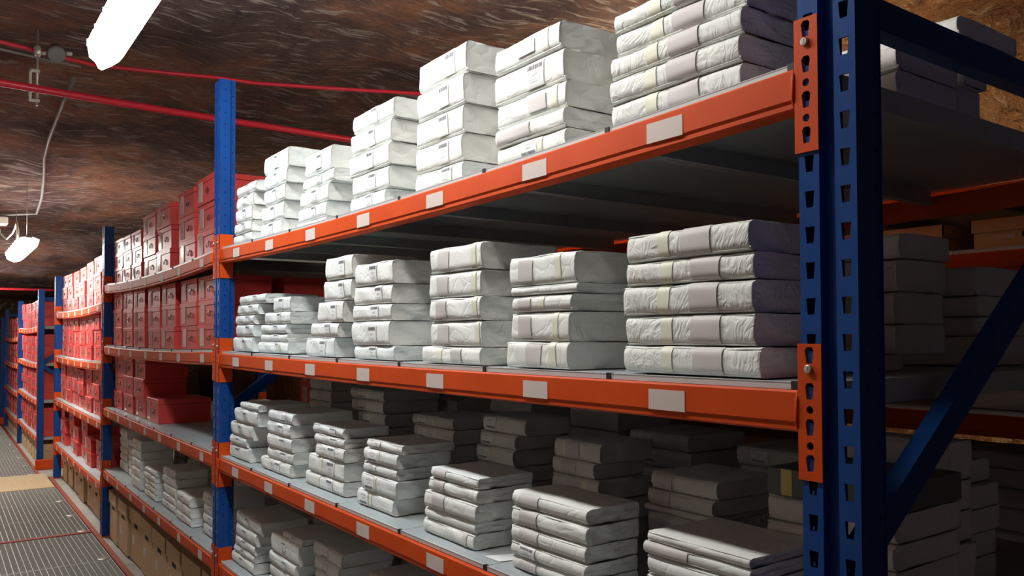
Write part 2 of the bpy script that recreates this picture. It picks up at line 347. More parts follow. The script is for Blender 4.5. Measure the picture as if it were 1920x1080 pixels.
def build_rack(name, label, bays, posts, tops, detail_posts, fl=FLOOR):
    root = empty(name, (0, 0, 0), label, 'storage rack')
    for i, px in enumerate(posts):
        z1 = tops[i]; det = detail_posts[i]
        o = make_upright(fl, z1, det).build('upright', M_BL, root, (px, 0, 0), True)
        r = MB(); r.v, r.f, r.m, r.sm = (lambda u: (u.v, u.f, u.m, u.sm))(make_upright(fl, z1, False, True)); r.build('upright', M_BL, root, (px, RD, 0))
        # frame bracing
        xm = px+PW/2; zt = min(.085, z1-.1)
        nodes = [((PD-.01), zt-.0), (RD-PD+.01, zt-.02)]
        m = MB(); m.bar((xm, PD-.012, zt), (xm, RD-PD+.012, zt-.004), .046, .03); m.build('horizontal_brace', M_BL, root)
        za = zt+.03; front = False
        zz = [(RD-PD+.01, zt+.02)]; y_f, y_r = PD-.012, RD-PD+.012
        cur = (y_r, zt+.02); k = 0
        while cur[1]-.86 > fl+.05 and k < 4:
            nxt = ((y_f if cur[0] == y_r else y_r), cur[1]-(.80 if k == 0 else .80)); k += 1
            d = MB(); d.bar((xm, cur[0], cur[1]), (xm, nxt[0], nxt[1]), .044, .028); d.build('diagonal_brace', M_BL, root); cur = (nxt[0], nxt[1]-.03)
        f = MB(); f.box(px-.01, px+PW+.01, -.006, RD+.006, fl, fl+.006); f.build('base_plate', M_OR, root)
    for bay in bays:
        a, b = BAY[bay]
        for lv in range(4):
            for front in (True, False):
                bm_ = beam_mesh(bay, lv, front=front)
                o = bm_.build('beam', M_OR, root, (0, 0 if front else RD, 0))
                for side, xe in ((1, b), (-1, a)):
                    cm = MB(); connector(cm, xe, side, surf(bay, lv, xe), det=(bay <= 2), yo=(-.0032 if front else .0032), sg=(1 if front else -1))
                    c = cm.build('connector', M_OR, o)
                    if front and bay <= 2:
                        p = MB(); zx = surf(bay, lv, xe); xx = xe+side*.0145; zp = zx+.031
                        p.tube([(xx, -.0032, zp), (xx, -.0065, zp), (xx, -.0082, zp)], [.0062, .0062, .0050], 16)
                        p.box(xx-.0012, xx+.0012, -.0088, -.0080, zp-.0034, zp+.0034)
                        p.build('locking_pin', M_STEEL, o)
                if front:
                    for q in range(7):
                        w = (b-a)/7; x = (ST_U[q] if bay == 1 else a+w*(q+.5)+(.02*math.sin(q*2.1+lv)))
                        if bay == 1 and lv == 3 and q > 3: pass
                        h = .034 if q > 3 or bay > 1 else .036
                        sticker(o, x, bay, lv, .082 if bay == 1 else .06, h if bay == 1 else .04)
            for q in range(7):
                w = (b-a)/7; x0 = a+w*q; x1 = x0+w
                o = panel_mesh(bay, lv, x0, x1).build('shelf_panel', [M_GALV, M_RIM], root, recalc=False)
                if bay <= 2:
                    e = MB(); z = surf(bay, lv, x1); xe = x1 if q < 6 else x1-.018; e.box(xe-.0055, xe+.0055, .0085, .0175, z+.0005, z+TH+.0022); e.build('end_cap', M_BLACK, o)
    return root
rack1 = build_rack('storage_rack', 'long blue and orange shelving rack holding white parcels and red boxes', [1, 2, 3], P0, [1.0, .745, .435, .25], [True, True, True, False])
P4 = [-10.64, -13.55, -16.46]
rack2 = build_rack('storage_rack', 'far blue and orange shelving rack beyond the plywood walkway board', [4, 5], P4, [.20, .16, .12], [False]*3, FLOOR2)

# ------------------------------------------------------------------ wrapped parcels
def lattice(xs, ys, zs):
    idx = {}; V = []; F = []
    def g(i, j, k):
        if (i, j, k) not in idx: idx[(i, j, k)] = len(V); V.append((xs[i], ys[j], zs[k]))
        return idx[(i, j, k)]
    I, J, K = len(xs)-1, len(ys)-1, len(zs)-1
    for i in range(I):
        for j in range(J):
            F.append((g(i,j,0), g(i,j+1,0), g(i+1,j+1,0), g(i+1,j,0))); F.append((g(i,j,K), g(i+1,j,K), g(i+1,j+1,K), g(i,j+1,K)))
    for i in range(I):
        for k in range(K):
            F.append((g(i,0,k), g(i+1,0,k), g(i+1,0,k+1), g(i,0,k+1))); F.append((g(i,J,k), g(i,J,k+1), g(i+1,J,k+1), g(i+1,J,k)))
    for j in range(J):
        for k in range(K):
            F.append((g(0,j,k), g(0,j,k+1), g(0,j+1,k+1), g(0,j+1,k))); F.append((g(I,j,k), g(I,j+1,k), g(I,j+1,k+1), g(I,j,k+1)))
    return np.array(V), F
def lin(h, r, n):
    # symmetric positions over -h..h with extra lines inside the rounding radius r
    c = [-h, -h+r*.13, -h+r*.5, -h+r]; m = list(np.linspace(-h+r, h-r, n+1))[1:-1]
    return np.array(c+m+[-x for x in reversed(c)])
def shape(P, w, d, h, rf, rs, rng, wr):
    hx, hy, hz = w/2, d/2, h/2; x, y, z = P[:, 0].copy(), P[:, 1].copy(), P[:, 2].copy()
    x0, y0, z0 = x.copy(), y.copy(), z.copy()
    # spine rounding (front) in y/z, softer at the rear
    r = np.where(y < 0, rf, min(.006, h*.3)); r = np.minimum(r, hz*.98)
    qy = np.clip(y, -(hy-r), hy-r); qz = np.clip(z, -(hz-r), hz-r); dy, dz = y-qy, z-qz
    L = np.hypot(dy, dz); mx = np.maximum(np.abs(dy), np.abs(dz)); s = np.where(L > 1e-9, mx/np.maximum(L, 1e-9), 1)
    y, z = qy+dy*s, qz+dz*s
    # vertical corner rounding in x/y
    r = np.where(x < 0, rs, rs*.45)
    qx = np.clip(x, -(hx-r), hx-r); qy = np.clip(y, -(hy-r), hy-r); dx, dy = x-qx, y-qy
    L = np.hypot(dx, dy); mx = np.maximum(np.abs(dx), np.abs(dy)); s = np.where(L > 1e-9, mx/np.maximum(L, 1e-9), 1)
    x, y = qx+dx*s, qy+dy*s
    # folded paper ends: long diagonals of the envelope flaps
    ph0 = rng.random(3)*.8
    for sg in (1, -1):
        on = np.abs(x0*sg-hx) < 1e-6; a = (y0+hy); t = z0/h+.5
        tri = np.clip(1-np.abs(a-h*.55)/(h*.9), 0, 1)*(.3+.7*np.abs(2*t-1)); tri2 = np.clip(((1-t)*h*(1.5+ph0[0])-a)/(h*.14)+.5, 0, 1); tri3 = np.clip((a-h*(1.1+ph0[1])-t*h*(1.2+ph0[2]))/(h*.14)+.5, 0, 1)
        x = x-sg*on*(.0042*tri2+.0028*tri3+.0025*np.sin(np.pi*np.clip(a/(h*1.4), 0, 1))*(1-np.abs(2*t-1))+.0014*np.sin(a*85+t*4+rng.random()*6)*(.5))
        x = x-sg*on*np.abs(rng.normal(0, .0007, x.shape))*wr
    # waves and sag of the wrapping
    ph = rng.random(6)*6.28
    top = np.abs(z0-hz) < 1e-6
    z = z-top*(.0012+.0012*np.sin(x0*38+ph[0])*np.sin(y0*30+ph[1]))*min(1, h/.04)
    fr = np.abs(y0+hy) < 1e-6
    y = y+fr*front_wave(x0, z0, h, wr, ph)
    return np.stack([x, y, z], 1), ph
def front_wave(x, z, h, wr, ph):
    return .0010*(1+np.sin(x*(30+15*ph[2]/6)+z*60+ph[2]))+.0006*wr*np.sin(x*50+z*70+ph[3])+.0012*(2*z/h)**2
pr = random.Random(11)
def parcel(x0, x1, yf, d, z0, h, label, group, mats, lab=None, tape=None, hi=False, rf=None, yaw=None, seed=0):
    """lab = dict(kind, c, w, h, dz) on the spine; positions as fractions of width/height."""
    rng = np.random.default_rng(seed); w = x1-x0
    rf = rf if rf is not None else min(h*.42, .014); rs = .009
    n = (20, 15, 7) if hi else (10, 6, 3)
    V, F = lattice(lin(w/2, rs, n[0]), lin(d/2, max(rf, rs), n[1]), lin(h/2, min(rf, h*.45), n[2]))
    wr = 1.6 if hi else 1.0; P, ph = shape(V, w, d, h, rf, rs, rng, wr)
    root = empty('wrapped_parcel', ((x0+x1)/2, yf+d/2, z0+h/2), label, 'parcel', group)
    a = yaw if yaw is not None else pr.uniform(-.012, .012)
    root.rotation_euler[2] = a
    me = bpy.data.meshes.new('paper_wrapping'); me.from_pydata(P.tolist(), [], F); me.polygons.foreach_set('use_smooth', [True]*len(F)); me.update()
    link('paper_wrapping', me, mats, root)
    hz, hy = h/2, d/2
    def fy(z, x=0):
        q = max(0, abs(z)-(hz-rf)); q = min(q, rf)
        return -hy+rf-math.sqrt(max(0, rf*rf-q*q))+float(front_wave(x, z, h, wr, ph))
    def patch(mb, xa, xb, za, zb, off, mi=0, nz=6, nx=4):
        vs = []; fs = []
        for i in range(nz+1):
            q = za+(zb-za)*i/nz
            for j in range(nx+1):
                t_ = xa+(xb-xa)*j/nx; vs.append((t_, fy(q, t_)-off, q))
        for i in range(nz):
            for j in range(nx): k0 = i*(nx+1)+j; fs.append((k0, k0+1, k0+nx+2, k0+nx+1))
        mb.add(vs, fs, mi, True)
        return mb
    if tape:
        for (c, tw) in tape:
            xc = (c-.5)*w; m = MB(); patch(m, xc-tw/2, xc+tw/2, -hz*.97, hz*.97, .0016, 0, 12); m.build('tape_strip', M_TAPE, root, recalc=False)
    if lab:
        xc = (lab['c']-.5)*w; lw = lab['w']; lh = min(lab['h'], h*.96)/2; zc = lab.get('dz', 0)*h
        za, zb = max(-hz*.97, zc-lh), min(hz*.97, zc+lh)
        m = MB(); patch(m, xc-lw/2, xc+lw/2, za, zb, .0024, 0, 10)
        L = m.build('label', M_LABEL if lab['kind'] == 'bar' else M_GREYL, root, recalc=False)
        if lab['kind'] == 'bar':
            H = zb-za; b = MB(); up_ = lab.get('up', 1)
            y_ = lambda f: (za+H*f) if up_ > 0 else (zb-H*f)
            k = 0; xx = xc-lw*.40; r_ = random.Random(seed)
            while xx < xc+lw*.40:
                bw = lw*r_.choice([.028, .045, .06]); patch(b, xx, min(xx+bw, xc+lw*.42), *sorted((y_(.70), y_(.88))), .0030, 0, 2, 1); xx += bw+lw*r_.choice([.02, .03])
            b.build('barcode', M_INK, L, recalc=False)
            t = MB()
            for f, ww in ((.50, .16), (.44, .10), (.28, .30), (.20, .24)):
                xx = xc-lw*ww
                while xx < xc+lw*ww:
                    q = lw*.05; patch(t, xx, xx+q*.7, *sorted((y_(f), y_(f+.035))), .0030, 0, 1, 1); xx += q
            t.build('printed_text', M_TEXT, L, recalc=False)
    return root
STACKS={
 'A1':(0.012,0.03,0.22,[(-2.759, -2.505, 0.043), (-2.773, -2.545, 0.051), (-2.772, -2.558, 0.058), (-2.787, -2.564, 0.047), (-2.809, -2.563, 0.04)],0.012),
 'A2':(0.012,0.03,0.22,[(-2.403, -2.14, 0.068), (-2.396, -2.156, 0.055), (-2.414, -2.177, 0.059), (-2.445, -2.205, 0.063), (-2.451, -2.215, 0.055)],0.012),
 'A3':(0.012,0.03,0.22,[(-1.978, -1.742, 0.072), (-2.003, -1.725, 0.041), (-2.022, -1.768, 0.054), (-2.037, -1.785, 0.047), (-2.057, -1.789, 0.016)],0.012),
 'A4':(0.012,0.03,0.22,[(-1.587, -1.317, 0.053), (-1.602, -1.333, 0.061), (-1.618, -1.34, 0.06), (-1.598, -1.353, 0.06), (-1.609, -1.373, 0.046)],0.012),
 'A5':(0.012,0.03,0.23,[(-1.173, -0.933, 0.071), (-1.182, -0.943, 0.071), (-1.191, -0.953, 0.066), (-1.194, -0.958, 0.065), (-1.197, -0.961, 0.049)],0.012),
 'A6':(0.012,0.03,0.23,[(-0.813, -0.574, 0.055), (-0.824, -0.569, 0.065), (-0.815, -0.563, 0.054), (-0.813, -0.565, 0.041), (-0.814, -0.563, 0.041)],0.012),
 'A7':(0.012,0.03,0.24,[(-0.419, -0.115, 0.038), (-0.419, -0.119, 0.042), (-0.429, -0.121, 0.042), (-0.434, -0.124, 0.045), (-0.433, -0.125, 0.044)],0.012),
 'B1':(-0.438,0.03,0.22,[(-2.722, -2.385, 0.037), (-2.736, -2.47, 0.043), (-2.765, -2.52, 0.038), (-2.757, -2.525, 0.05), (-2.801, -2.54, 0.061)],-0.438),
 'B2':(-0.438,0.05,0.25,[(-2.369, -2.184, 0.055), (-2.456, -2.173, 0.046), (-2.507, -2.211, 0.035), (-2.513, -2.211, 0.031), (-2.526, -2.199, 0.043)],-0.438),
 'B3':(-0.438,0.03,0.23,[(-1.797, -1.581, 0.072), (-1.819, -1.597, 0.065), (-1.864, -1.652, 0.067), (-1.92, -1.689, 0.047), (-1.963, -1.722, 0.063)],-0.438),
 'B4':(-0.438,0.03,0.24,[(-1.57, -1.32, 0.065), (-1.585, -1.33, 0.054), (-1.589, -1.333, 0.047), (-1.592, -1.336, 0.069), (-1.58, -1.32, 0.041)],-0.438),
 'B5':(-0.438,0.03,0.23,[(-1.114, -0.868, 0.062), (-1.123, -0.881, 0.061), (-1.115, -0.877, 0.056), (-1.117, -0.877, 0.061), (-1.162, -0.875, 0.042)],-0.438),
 'B6':(-0.438,0.03,0.24,[(-0.759, -0.532, 0.063), (-0.755, -0.526, 0.019), (-0.753, -0.546, 0.035), (-0.759, -0.553, 0.06), (-0.774, -0.557, 0.055)],-0.438),
 'B7':(-0.438,0.03,0.24,[(-0.388, -0.109, 0.049), (-0.394, -0.108, 0.042), (-0.404, -0.107, 0.052), (-0.398, -0.105, 0.052), (-0.398, -0.092, 0.048)],-0.438),
 'C1':(-0.888,0.03,0.22,[(-2.707, -2.461, 0.026), (-2.773, -2.473, 0.06), (-2.833, -2.532, 0.059), (-2.84, -2.62, 0.039), (-2.855, -2.598, 0.057)],-0.888),
 'C2':(-0.888,0.045,0.24,[(-2.398, -2.134, 0.042), (-2.404, -2.15, 0.048), (-2.397, -2.139, 0.051), (-2.403, -2.133, 0.043), (-2.471, -2.154, 0.048)],-0.888),
 'C3':(-0.888,0.055,0.17,[(-1.967, -1.712, 0.032), (-1.947, -1.708, 0.031), (-1.937, -1.703, 0.045), (-2.01, -1.712, 0.062), (-2.039, -1.715, 0.047)],-0.888),
 'C4':(-0.888,0.055,0.18,[(-1.543, -1.321, 0.027), (-1.562, -1.343, 0.042), (-1.573, -1.353, 0.034), (-1.577, -1.349, 0.053), (-1.615, -1.372, 0.05)],-0.888),
 'C5':(-0.888,0.045,0.17,[(-1.142, -0.914, 0.028), (-1.153, -0.916, 0.035), (-1.17, -0.921, 0.045), (-1.176, -0.93, 0.029), (-1.184, -0.935, 0.038)],-0.888),
 'C6':(-0.888,0.045,0.15,[(-0.779, -0.522, 0.034), (-0.779, -0.522, 0.04), (-0.78, -0.524, 0.035), (-0.78, -0.524, 0.032), (-0.78, -0.525, 0.029)],-0.888),
 'C7':(-0.888,0.045,0.2,[(-0.36, -0.13, 0.017), (-0.365, -0.131, 0.024), (-0.36, -0.131, 0.035), (-0.363, -0.131, 0.039), (-0.364, -0.131, 0.046)],-0.888),
 'R1':(-0.888,0.4,0.22,[(-2.88, -2.631, 0.055), (-2.88, -2.63, 0.048)],-0.664),
 'R2':(-0.888,0.33,0.24,[(-2.273, -1.975, 0.04), (-2.268, -1.992, 0.047), (-2.208, -1.975, 0.048)],-0.711),
 'R3':(-0.888,0.33,0.22,[(-1.764, -1.497, 0.037), (-1.764, -1.497, 0.048)],-0.724),
 'R4':(-0.888,0.33,0.17,[(-1.326, -1.109, 0.049), (-1.341, -1.152, 0.043), (-1.367, -1.165, 0.048)],-0.748),
 'R5':(-0.888,0.3,0.18,[(-0.95, -0.769, 0.05), (-0.962, -0.796, 0.041), (-0.962, -0.775, 0.048)],-0.776),
 'R6':(-0.888,0.3,0.2,[(-0.606, -0.412, 0.039), (-0.615, -0.422, 0.036), (-0.627, -0.431, 0.014), (-0.617, -0.452, 0.048)],-0.814),
 'R7':(-0.888,0.25,0.22,[(-0.247, -0.01, 0.038), (-0.258, -0.01, 0.048)],-0.714),
 'D1':(-1.338,0.05,0.2,[(-2.826, -2.491, 0.059), (-2.825, -2.549, 0.056), (-2.831, -2.575, 0.044), (-2.846, -2.581, 0.036), (-2.868, -2.58, 0.048)],-1.358),
 'D2':(-1.338,0.05,0.2,[(-2.254, -2.06, 0.024), (-2.371, -2.086, 0.076), (-2.394, -2.117, 0.048)],-1.24),
 'D3':(-1.338,0.08,0.2,[(-2.022, -1.785, 0.048), (-2.017, -1.797, 0.048)],-1.182),
}

RANK = {1: ['only'], 2: ['top', 'bottom'], 3: ['top', 'middle', 'bottom'], 4: ['top', 'second', 'third', 'bottom'], 5: ['top', 'second', 'third', 'fourth', 'bottom']}
def rank(i, n):
    if n in RANK: return RANK[n][i]
    return 'bottom' if i == n-1 else ['top', 'second', 'third', 'fourth', 'fifth', 'sixth', 'seventh', 'eighth'][i]
ORD = ['first', 'second', 'third', 'fourth', 'fifth', 'sixth', 'seventh', 'eighth', 'ninth']
def L_bar(c, w=.045, h=.05, dz=0, up=1): return dict(kind='bar', c=c, w=w, h=h, dz=dz, up=up)
def L_gr(c, w=.06, h=.2, dz=0): return dict(kind='grey', c=c, w=w, h=h, dz=dz)
LAB = {  # per stack, top to bottom: (label, tapes)
 'A1': [(L_bar(.55), None)]*5, 'A2': [(L_bar(.52), None)]*5, 'A3': [(L_bar(.55), None), (L_bar(.55), None), (L_bar(.52), None), (L_bar(.55), None), (None, None)],
 'A4': [(L_bar(.55), None), (L_bar(.55), None), (L_bar(.55), None), (L_bar(.57), None), (L_bar(.56), None)],
 'A5': [(L_bar(.68, .05, .06), None), (L_bar(.60, .05, .055), None), (L_bar(.60, .05, .055), None), (L_bar(.62, .05, .055), None), (L_bar(.68, .05, .045), None)],
 'A6': [(L_gr(.52, .062, .030), [(.80, .02)]), (L_bar(.62, .062, .055), None), (L_gr(.62, .062, .034), [(.85, .02)]), (L_gr(.30, .12, .030), None), (L_bar(.50, .06, .038, 0, -1), [(.65, .02)])],
 'A7': [(L_gr(.62, .07), [(.36, .028)]), (L_gr(.60, .07), [(.36, .028)]), (L_gr(.60, .068), [(.36, .028)]), (L_gr(.60, .068), [(.36, .028)]), (L_gr(.60, .068), [(.36, .028)])],
 'B1': [(L_bar(.60), None), (L_bar(.62), None), (L_bar(.64), None), (L_bar(.66), None), (L_bar(.60, .045, .05, -.05), None)],
 'B2': [(L_bar(.50), None), (L_bar(.58, .045, .04), None), (L_bar(.60, .045, .034), None), (L_bar(.60, .045, .03), None), (L_bar(.66, .045, .042), [(.75, .02)])],
 'B3': [(L_bar(.62), None), (L_bar(.66), None), (L_bar(.66), None), (L_bar(.62), None), (L_bar(.62), None)],
 'B4': [(L_bar(.52, .052, .055), None), (L_bar(.66, .052, .05), None), (L_bar(.58, .052, .045), None), (L_bar(.58, .058, .055, -.05), None), (L_bar(.50, .052, .04), None)],
 'B5': [(L_gr(.30, .05, .045), [(.86, .022)]), (L_gr(.30, .055, .045), [(.88, .02)]), (L_gr(.26, .052, .045), [(.90, .02)]), (L_gr(.28, .052, .045), [(.92, .02)]), (L_gr(.62, .052, .036), [(.34, .024)])],
 'B6': [(L_gr(.28, .050, .045), [(.75, .02)]), (None, None), (L_gr(.24, .045, .026), [(.52, .02)]), (L_gr(.27, .048, .045), [(.78, .018)]), (L_gr(.48, .05, .045), [(.76, .024)])],
 'B7': [(L_gr(.60, .062), [(.34, .026)]), (L_gr(.66, .062), [(.36, .026)]), (L_gr(.66, .062), [(.36, .026)]), (L_gr(.66, .062), [(.36, .026)]), (L_gr(.66, .062), [(.36, .026)])],
 'C1': [(L_bar(.6, .045, .02), None), (L_bar(.50, .05, .045), None), (L_bar(.45, .05, .045), None), (L_bar(.5, .05, .03), None), (L_bar(.45, .05, .045), None)],
 'C2': [(L_bar(.62, .05, .036, 0, -1), None), (L_bar(.62, .05, .042), None), (L_bar(.62, .05, .042), None), (L_bar(.62, .05, .034), None), (L_bar(.60, .05, .042), [(.38, .02)])],
 'C3': [(L_bar(.66, .05, .025), None), (L_bar(.66, .05, .025), None), (L_bar(.58, .055, .04), None), (L_bar(.66, .06, .055), [(.38, .02)]), (L_bar(.66, .055, .04), [(.38, .02)])],
 'C4': [(L_bar(.3, .05, .022, 0, -1), None), (L_bar(.30, .06, .037, 0, -1), [(.45, .02)]), (L_bar(.28, .06, .03, 0, -1), None), (L_bar(.26, .06, .042, 0, -1), [(.4, .02)]), (L_bar(.22, .06, .042, 0, -1), [(.4, .02)])],
 'C5': [(L_gr(.22, .055), None), (L_gr(.24, .055), None), (L_gr(.30, .06), None), (None, None), (L_gr(.85, .015), None)],
 'C6': [(L_gr(.25, .065), None), (L_gr(.25, .065), None), (L_gr(.27, .065), None), (L_bar(.25, .06, .026), None), (L_gr(.25, .06), None)],
 'C7': [(None, None), (L_gr(.22, .10), None), (None, None), (L_gr(.30, .05), None), (None, None)],
 'R1': [(L_gr(.5, .05, .04), None)]*6, 'R2': [(L_bar(.36, .05, .034, 0, -1), [(.55, .03)])]*5, 'R3': [(L_bar(.25, .055, .032, 0, -1), [(.55, .02)])]*5,
 'R4': [(L_bar(.22, .05, .036, 0, -1), [(.38, .012)])]*4, 'R5': [(L_gr(.42, .055, .04), [(.26, .02)]), (L_gr(.42, .055, .036), [(.26, .02)]), (L_gr(.5, .05, .03), [(.72, .02)]), (None, None)],
 'R6': [(L_gr(.22, .05), None), (L_gr(.24, .05), None), (L_gr(.3, .05), None), (L_gr(.3, .05), None), (None, None), (None, None)],
 'R7': [(None, None)]*6,
 'D1': [(L_bar(.45, .05, .04), None)]*5, 'D2': [(L_bar(.6, .045, .016), None), (L_bar(.5, .045, .035, .1), None), (L_bar(.6, .045, .035), None)]+[(None, None)]*4,
 'D3': [(L_bar(.42, .06, .04, 0, -1), None)]*4,
}
LOOK = {'A': 'white', 'B': 'white', 'C': 'white', 'R': 'shaded', 'D': 'greyish'}
SHELF = {'A': 'top shelf', 'B': 'second shelf', 'C': 'third shelf', 'R': 'third shelf', 'D': 'fourth shelf'}
sd = 100
def add_stack(rows, zbot, ztop, yf, d, look, stackname, where, group, mats, labs=None, hi=False, jit=.006, rf=None):
    """rows top first [(x0, x1, h)] rescaled to fill zbot..ztop"""
    global sd
    tot = sum(r[2] for r in rows); sc = (ztop-zbot)/tot; z = ztop; n = len(rows)
    for i, (a, b, h) in enumerate(rows):
        h = h*sc; z -= h; sd += 1
        lb, tp = labs[i] if labs and i < len(labs) else (None, None)
        ex = ''
        if tp and lb and lb['kind'] == 'grey': ex = ' taped'
        parcel(a, b, yf+pr.uniform(0, jit), d-jit, z, h-.0006, f"{look}{ex} paper parcel, {rank(i, n)} of {stackname}, {where}", group, mats, lb, tp, hi, rf, None, sd)
for key, (zs, yf, d, rows, zb) in STACKS.items():
    lv = {'A': 0, 'B': 1, 'C': 2, 'R': 2, 'D': 3}[key[0]]; q = int(key[1])-1
    xm = (rows[-1][0]+rows[-1][1])/2; bottom = max(surf(1, lv, rows[-1][0]), surf(1, lv, rows[-1][1]))+TH+.002
    ztop = zb+sum(r[2] for r in rows); rows = list(rows)
    if key == 'R7': ztop -= rows[0][2]; rows = rows[1:]
    if key[0] in 'RD':
        have = zb-bottom
        if have > .03:
            k = max(1, round(have/.047)); rows += [(rows[-1][0]-.004*j, rows[-1][1]-.003*j, have/k) for j in range(k)]
        zb = bottom
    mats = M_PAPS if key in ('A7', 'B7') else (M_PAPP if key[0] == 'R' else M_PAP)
    nm = f"{ORD[q]} {'rear ' if key[0] == 'R' else ''}stack from left"
    add_stack(rows, bottom, ztop, yf, d, LOOK[key[0]], nm, f"{SHELF[key[0]]}, nearest bay", f"wrapped parcels on the {SHELF[key[0]]} of the nearest bay", mats, LAB.get(key), key[0] in 'ABC')
# the dark board box and the pale book in the rearmost right stack of the third shelf
t = empty('document_box', (-.135, .37, -.6412), 'dark grey box with yellow tape behind right upright, third shelf, nearest bay', 'box')
m = MB(); m.box(-.115, .125, -.12, .10, -.024, .024, 0, .0012); m.build('box_body', M_DGREY, t)
m = MB(); m.box(-.085, -.062, -.1208, -.1199, -.0235, .0235); m.build('tape_strip', M_YEL, t)

# deeper stacks on the third shelf and the stacks seen through the open end frame
zC = surf(1, 2, -.5)+TH+.0025; zB = surf(1, 1, -.1)+TH+.003; zA = surf(1, 0, -.02)+TH+.003
def fill(x0, x1, zb, zt, n, rs=3):
    r = random.Random(rs); hs = [r.uniform(.8, 1.25) for _ in range(n)]; s = (zt-zb)/sum(hs)
    return [(x0+r.uniform(-.008, .01), x1+r.uniform(-.012, .008), q*s) for q in hs]
DEEP = [(-2.20, -1.94, .62, -.62), (-1.72, -1.47, .62, -.60), (-1.33, -1.10, .66, -.60), (-.98, -.75, .60, -.64), (-.66, -.42, .66, -.655), (-.36, -.12, .62, -.64)]
for i, (a, b, y, zt) in enumerate(DEEP):
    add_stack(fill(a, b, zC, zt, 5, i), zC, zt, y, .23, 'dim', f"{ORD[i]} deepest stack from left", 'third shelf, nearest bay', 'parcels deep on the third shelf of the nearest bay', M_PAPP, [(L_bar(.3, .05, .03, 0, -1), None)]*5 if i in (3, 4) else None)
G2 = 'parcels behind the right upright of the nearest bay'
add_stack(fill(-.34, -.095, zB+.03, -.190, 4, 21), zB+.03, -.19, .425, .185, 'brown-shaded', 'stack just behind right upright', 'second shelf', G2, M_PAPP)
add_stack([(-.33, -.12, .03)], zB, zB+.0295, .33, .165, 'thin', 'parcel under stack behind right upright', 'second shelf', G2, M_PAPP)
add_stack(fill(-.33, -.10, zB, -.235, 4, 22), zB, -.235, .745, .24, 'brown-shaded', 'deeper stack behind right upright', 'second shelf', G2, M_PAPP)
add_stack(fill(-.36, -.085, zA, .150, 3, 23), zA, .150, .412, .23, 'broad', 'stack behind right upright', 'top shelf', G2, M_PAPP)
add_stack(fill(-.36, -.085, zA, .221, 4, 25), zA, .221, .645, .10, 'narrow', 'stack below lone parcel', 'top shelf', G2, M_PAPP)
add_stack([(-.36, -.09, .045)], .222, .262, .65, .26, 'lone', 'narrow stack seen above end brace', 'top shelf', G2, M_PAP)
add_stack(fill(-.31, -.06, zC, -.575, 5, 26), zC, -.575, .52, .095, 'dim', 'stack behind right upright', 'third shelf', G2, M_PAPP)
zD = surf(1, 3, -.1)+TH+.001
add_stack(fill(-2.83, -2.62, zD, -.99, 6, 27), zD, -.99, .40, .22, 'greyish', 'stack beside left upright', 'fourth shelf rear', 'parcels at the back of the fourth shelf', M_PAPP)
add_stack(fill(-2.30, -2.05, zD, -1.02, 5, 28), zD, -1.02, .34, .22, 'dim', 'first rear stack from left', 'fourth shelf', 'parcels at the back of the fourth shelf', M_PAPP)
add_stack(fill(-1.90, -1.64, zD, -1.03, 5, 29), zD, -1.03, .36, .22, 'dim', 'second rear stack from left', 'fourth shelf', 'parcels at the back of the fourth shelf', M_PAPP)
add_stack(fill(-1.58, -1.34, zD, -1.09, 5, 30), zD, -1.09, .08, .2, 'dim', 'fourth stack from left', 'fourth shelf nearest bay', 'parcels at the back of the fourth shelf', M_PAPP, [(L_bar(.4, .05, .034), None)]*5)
# loose sheet of paper between the fifth and sixth stacks
m = MB(); zz = surf(1, 2, -.85)+TH+.0015; m.add([(-.890, .050, zz), (-.832, .052, zz), (-.80, .130, zz+.001), (-.862, .125, zz)], [(0, 1, 2, 3)]); m.add([(-.890, .050, zz-.0004), (-.832, .052, zz-.0004), (-.80, .130, zz+.0006), (-.862, .125, zz-.0004)], [(3, 2, 1, 0)])
tag(m.build('paper_sheet', M_LABEL, recalc=False), 'loose white sheet of paper lying on third shelf between fifth and sixth stacks', 'paper')

# parcels in the second bay, fourth shelf
z2 = lambda x: surf(2, 3, x)+TH+.003
B2P = [(-5.80, -5.50, .10, .22, -1.04, 5), (-5.42, -5.12, .09, .22, -1.08, 5), (-5.05, -4.77, .045, .2, -1.03, 5), (-4.66, -4.36, .045, .16, -1.165, 5), (-4.24, -3.94, .06, .18, -1.11, 5), (-3.86, -3.56, .05, .2, -1.19, 3), (-3.42, -3.14, .07, .22, -1.13, 4)]
for i, (a, b, y, d, zt, n) in enumerate(B2P):
    add_stack(fill(a, b, z2((a+b)/2), zt, n, 40+i), z2((a+b)/2), zt, y, d, 'white', f"{ORD[i]} stack from left", 'fourth shelf, bay with red boxes', 'parcels on the fourth shelf of the second bay', M_PAP, [(L_bar(.45, .045, .035), None)]*5)
for i, (a, b, y, zt, n) in enumerate([(-5.30, -4.95, .36, -1.02, 5), (-4.86, -4.55, .34, -.98, 6), (-4.30, -4.0, .34, -1.0, 6), (-3.95, -3.62, .36, -1.03, 5), (-3.44, -3.12, .36, -1.06, 5)]):
    add_stack(fill(a, b, z2((a+b)/2), zt, n, 60+i), z2((a+b)/2), zt, y, .24, 'shaded', f"{ORD[i]} rear stack from left", 'fourth shelf, red-box bay', 'parcels at the back of the fourth shelf of the second bay', M_PAPP, [(L_bar(.45, .045, .035), None)]*6)

